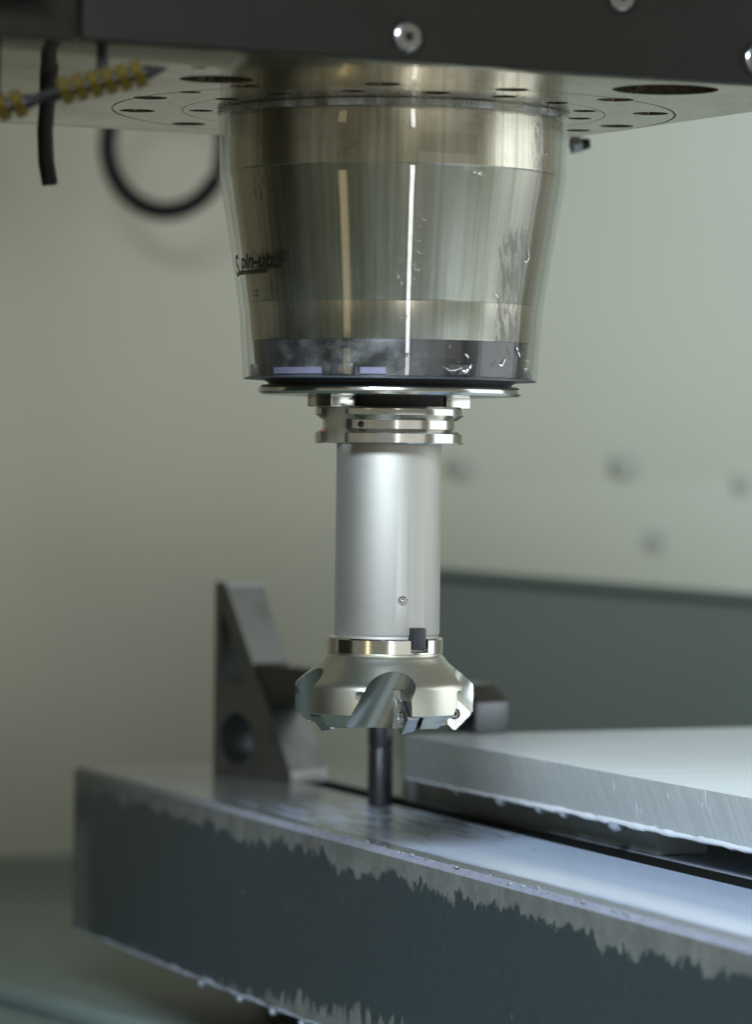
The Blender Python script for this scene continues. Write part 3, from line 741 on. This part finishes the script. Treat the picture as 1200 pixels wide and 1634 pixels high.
kb = box(-13 * P, 13 * P, -91 * P, -74 * P, kz0, kz1 - 0.5 * P, 0.0006, 2)
o = obj('drive_lug', kb, M['black_steel'], th); o.rotation_euler = (0, 0, kd)

# ------------------------------------------------------------------ face mill
fm = thing('face_mill', 'nickel plated face mill cutter with screwed square carbide inserts', 'milling cutter', (AX - 0.0008, 0, 0))
prof = pr((0, 295.5), (86, 295.5), (90.5, 295.5), (93, 298), (93, 319), (91.5, 320.5), (91.5, 323), (93.5, 324.5), (96, 328), (99.5, 333), (105, 338.5), (130, 358.5), (137, 364.5), (140.5, 369), (142, 374),
          (142, 412.5), (141.3, 413.4), (134.2, 420.6), (133.6, 421.4), (133.2, 424), (132.4, 425), (126, 432), (123, 434), (80, 434), (78, 424), (0, 423))
mb = obj('cutter_body', lathe(prof, 144), M['nickel'], fm, mat2=M['flute'])
mb.data.materials.append(M['steel'])
for p_ in mb.data.polygons:
    if p_.center.z > -320 * P: p_.material_index = 2       # the ground collar
def rotz(b, a): bmesh.ops.rotate(b, verts=b.verts, cent=(0, 0, 0), matrix=Matrix.Rotation(a, 3, 'Z')); return b
INS_R, INS_Z = 113 * P, -416 * P
def octagon(h, c, z0, z1):
    pts = [(h - c, -h), (h, -h + c), (h, h - c), (h - c, h), (-h + c, h), (-h, h - c), (-h, -h + c), (-h + c, -h)]
    k = math.sqrt(0.5)
    return prism([((x - y) * k, (x + y) * k, z0) for x, y in pts], (0, 0, z1 - z0))
cutters = []
frames = []
for k in range(5):
    A = R(13.0 + 72 * k)
    # scoop: tilted cylinder, wider at the foot
    loc = lambda t, rho, z: (t * P, -rho * P, -z * P)
    c = cyl(loc(20, 153, 322), loc(-39, 121, 452), 33 * P, 41 * P, 40); cutters.append(rotz(c, A - R(7.5)))
    # coolant port that opens into the scoop
    c = cyl(loc(-70, 143, 374), loc(-20, 128, 398), 9.5 * P, None, 20); cutters.append(rotz(c, A - R(7.5)))
    # flat seat wall for the insert
    pos = Vector((INS_R * math.sin(A), -INS_R * math.cos(A), INS_Z))
    na = A - R(79.0)
    nrm = Vector((math.sin(na), -math.cos(na), 0.0)); nrm = (nrm + Vector((0, 0, -0.02))).normalized()
    rad = Vector((math.cos(na), math.sin(na), 0)); up = nrm.cross(rad)
    if up.z < 0: up = -up
    fr = Matrix((rad, up, nrm)).transposed().to_4x4(); fr.translation = pos
    frames.append((A, fr))
    b = box(-12 * P, 60 * P, -60 * P, 44 * P, -6.5 * P, 26 * P, 2.5 * P, 3)
    bmesh.ops.transform(b, matrix=fr, verts=b.verts); cutters.append(b)
    h, c, sw = 20.9 * P, 3.3 * P, 17 * P          # pocket: the insert's outline swept open towards the cutting corner
    k2 = math.sqrt(0.5)
    o8 = [((x - y) * k2, (x + y) * k2) for x, y in ((h - c, -h), (h, -h + c), (h, h - c), (h - c, h), (-h + c, h), (-h, h - c), (-h, -h + c), (-h + c, -h))]
    dx, dy = sw * 0.72, -sw * 0.70
    pts2 = o8 + [(x + dx, y + dy) for x, y in o8]
    hull = []
    for order in (sorted(pts2), sorted(pts2)[::-1]):
        part = []
        for p_ in order:
            while len(part) > 1 and (part[-1][0] - part[-2][0]) * (p_[1] - part[-2][1]) - (part[-1][1] - part[-2][1]) * (p_[0] - part[-2][0]) <= 1e-12: part.pop()
            part.append(p_)
        hull += part[:-1]
    q = prism([(x, y, -27.3 * P) for x, y in hull], (0, 0, 21.9 * P))
    bmesh.ops.transform(q, matrix=fr, verts=q.verts); cutters.append(q)
# slot in the collar for the drive lug, and the one opposite
for a in (kd, kd + math.pi):
    b = box(-13.5 * P, 21 * P, -100 * P, -76 * P, -317 * P, -290 * P, 0.0); cutters.append(rotz(b, a))
cut(mb, cutters)
def insert_mesh():
    h = 20.5 * P; c = 3.4 * P; t = 23 * P
    pts = [(h - c, -h), (h, -h + c), (h, h - c), (h - c, h), (-h + c, h), (-h, h - c), (-h, -h + c), (-h + c, -h)]
    ca, sa = math.cos(R(45)), math.sin(R(45))
    pts = [(x * ca - y * sa, x * sa + y * ca) for x, y in pts]
    b = bmesh.new(); k = 0.84
    rings = [[b.verts.new((x * 0.955, y * 0.955, 0)) for x, y in pts], [b.verts.new((x, y, -0.9 * P)) for x, y in pts], [b.verts.new((x * k, y * k, -t)) for x, y in pts]]
    for a_, b_ in zip(rings, rings[1:]):
        for i in range(8): b.faces.new((a_[i], a_[(i + 1) % 8], b_[(i + 1) % 8], b_[i]))
    b.faces.new(rings[0]); b.faces.new(rings[2][::-1])
    return b
proto = None
for k, (A, fr) in enumerate(frames):
    if proto is None:
        proto = obj('insert', insert_mesh(), M['carbide'], fm, ang=12)
        cut(proto, [lathe([(0, -10 * P), (6.5 * P, -10 * P), (9.6 * P, 2 * P), (0, 2 * P)], 28, None)])
        sc = lathe([(0, -5 * P), (3.0 * P, -5 * P), (3.4 * P, -1.6 * P), (6.6 * P, -1.2 * P), (7.6 * P, -2.4 * P), (6.6 * P, -9 * P), (0, -9 * P)], 24)
        obj('insert_screw', sc, M['screw'], proto)
        obj('screw_socket', lathe([(0, -4.2 * P), (2.9 * P, -4.2 * P), (3.1 * P, -4.8 * P), (0, -4.9 * P)], 12), M['hole'], proto)
        o = proto
    else: o = dup(proto, fm)
    o.matrix_basis = fr
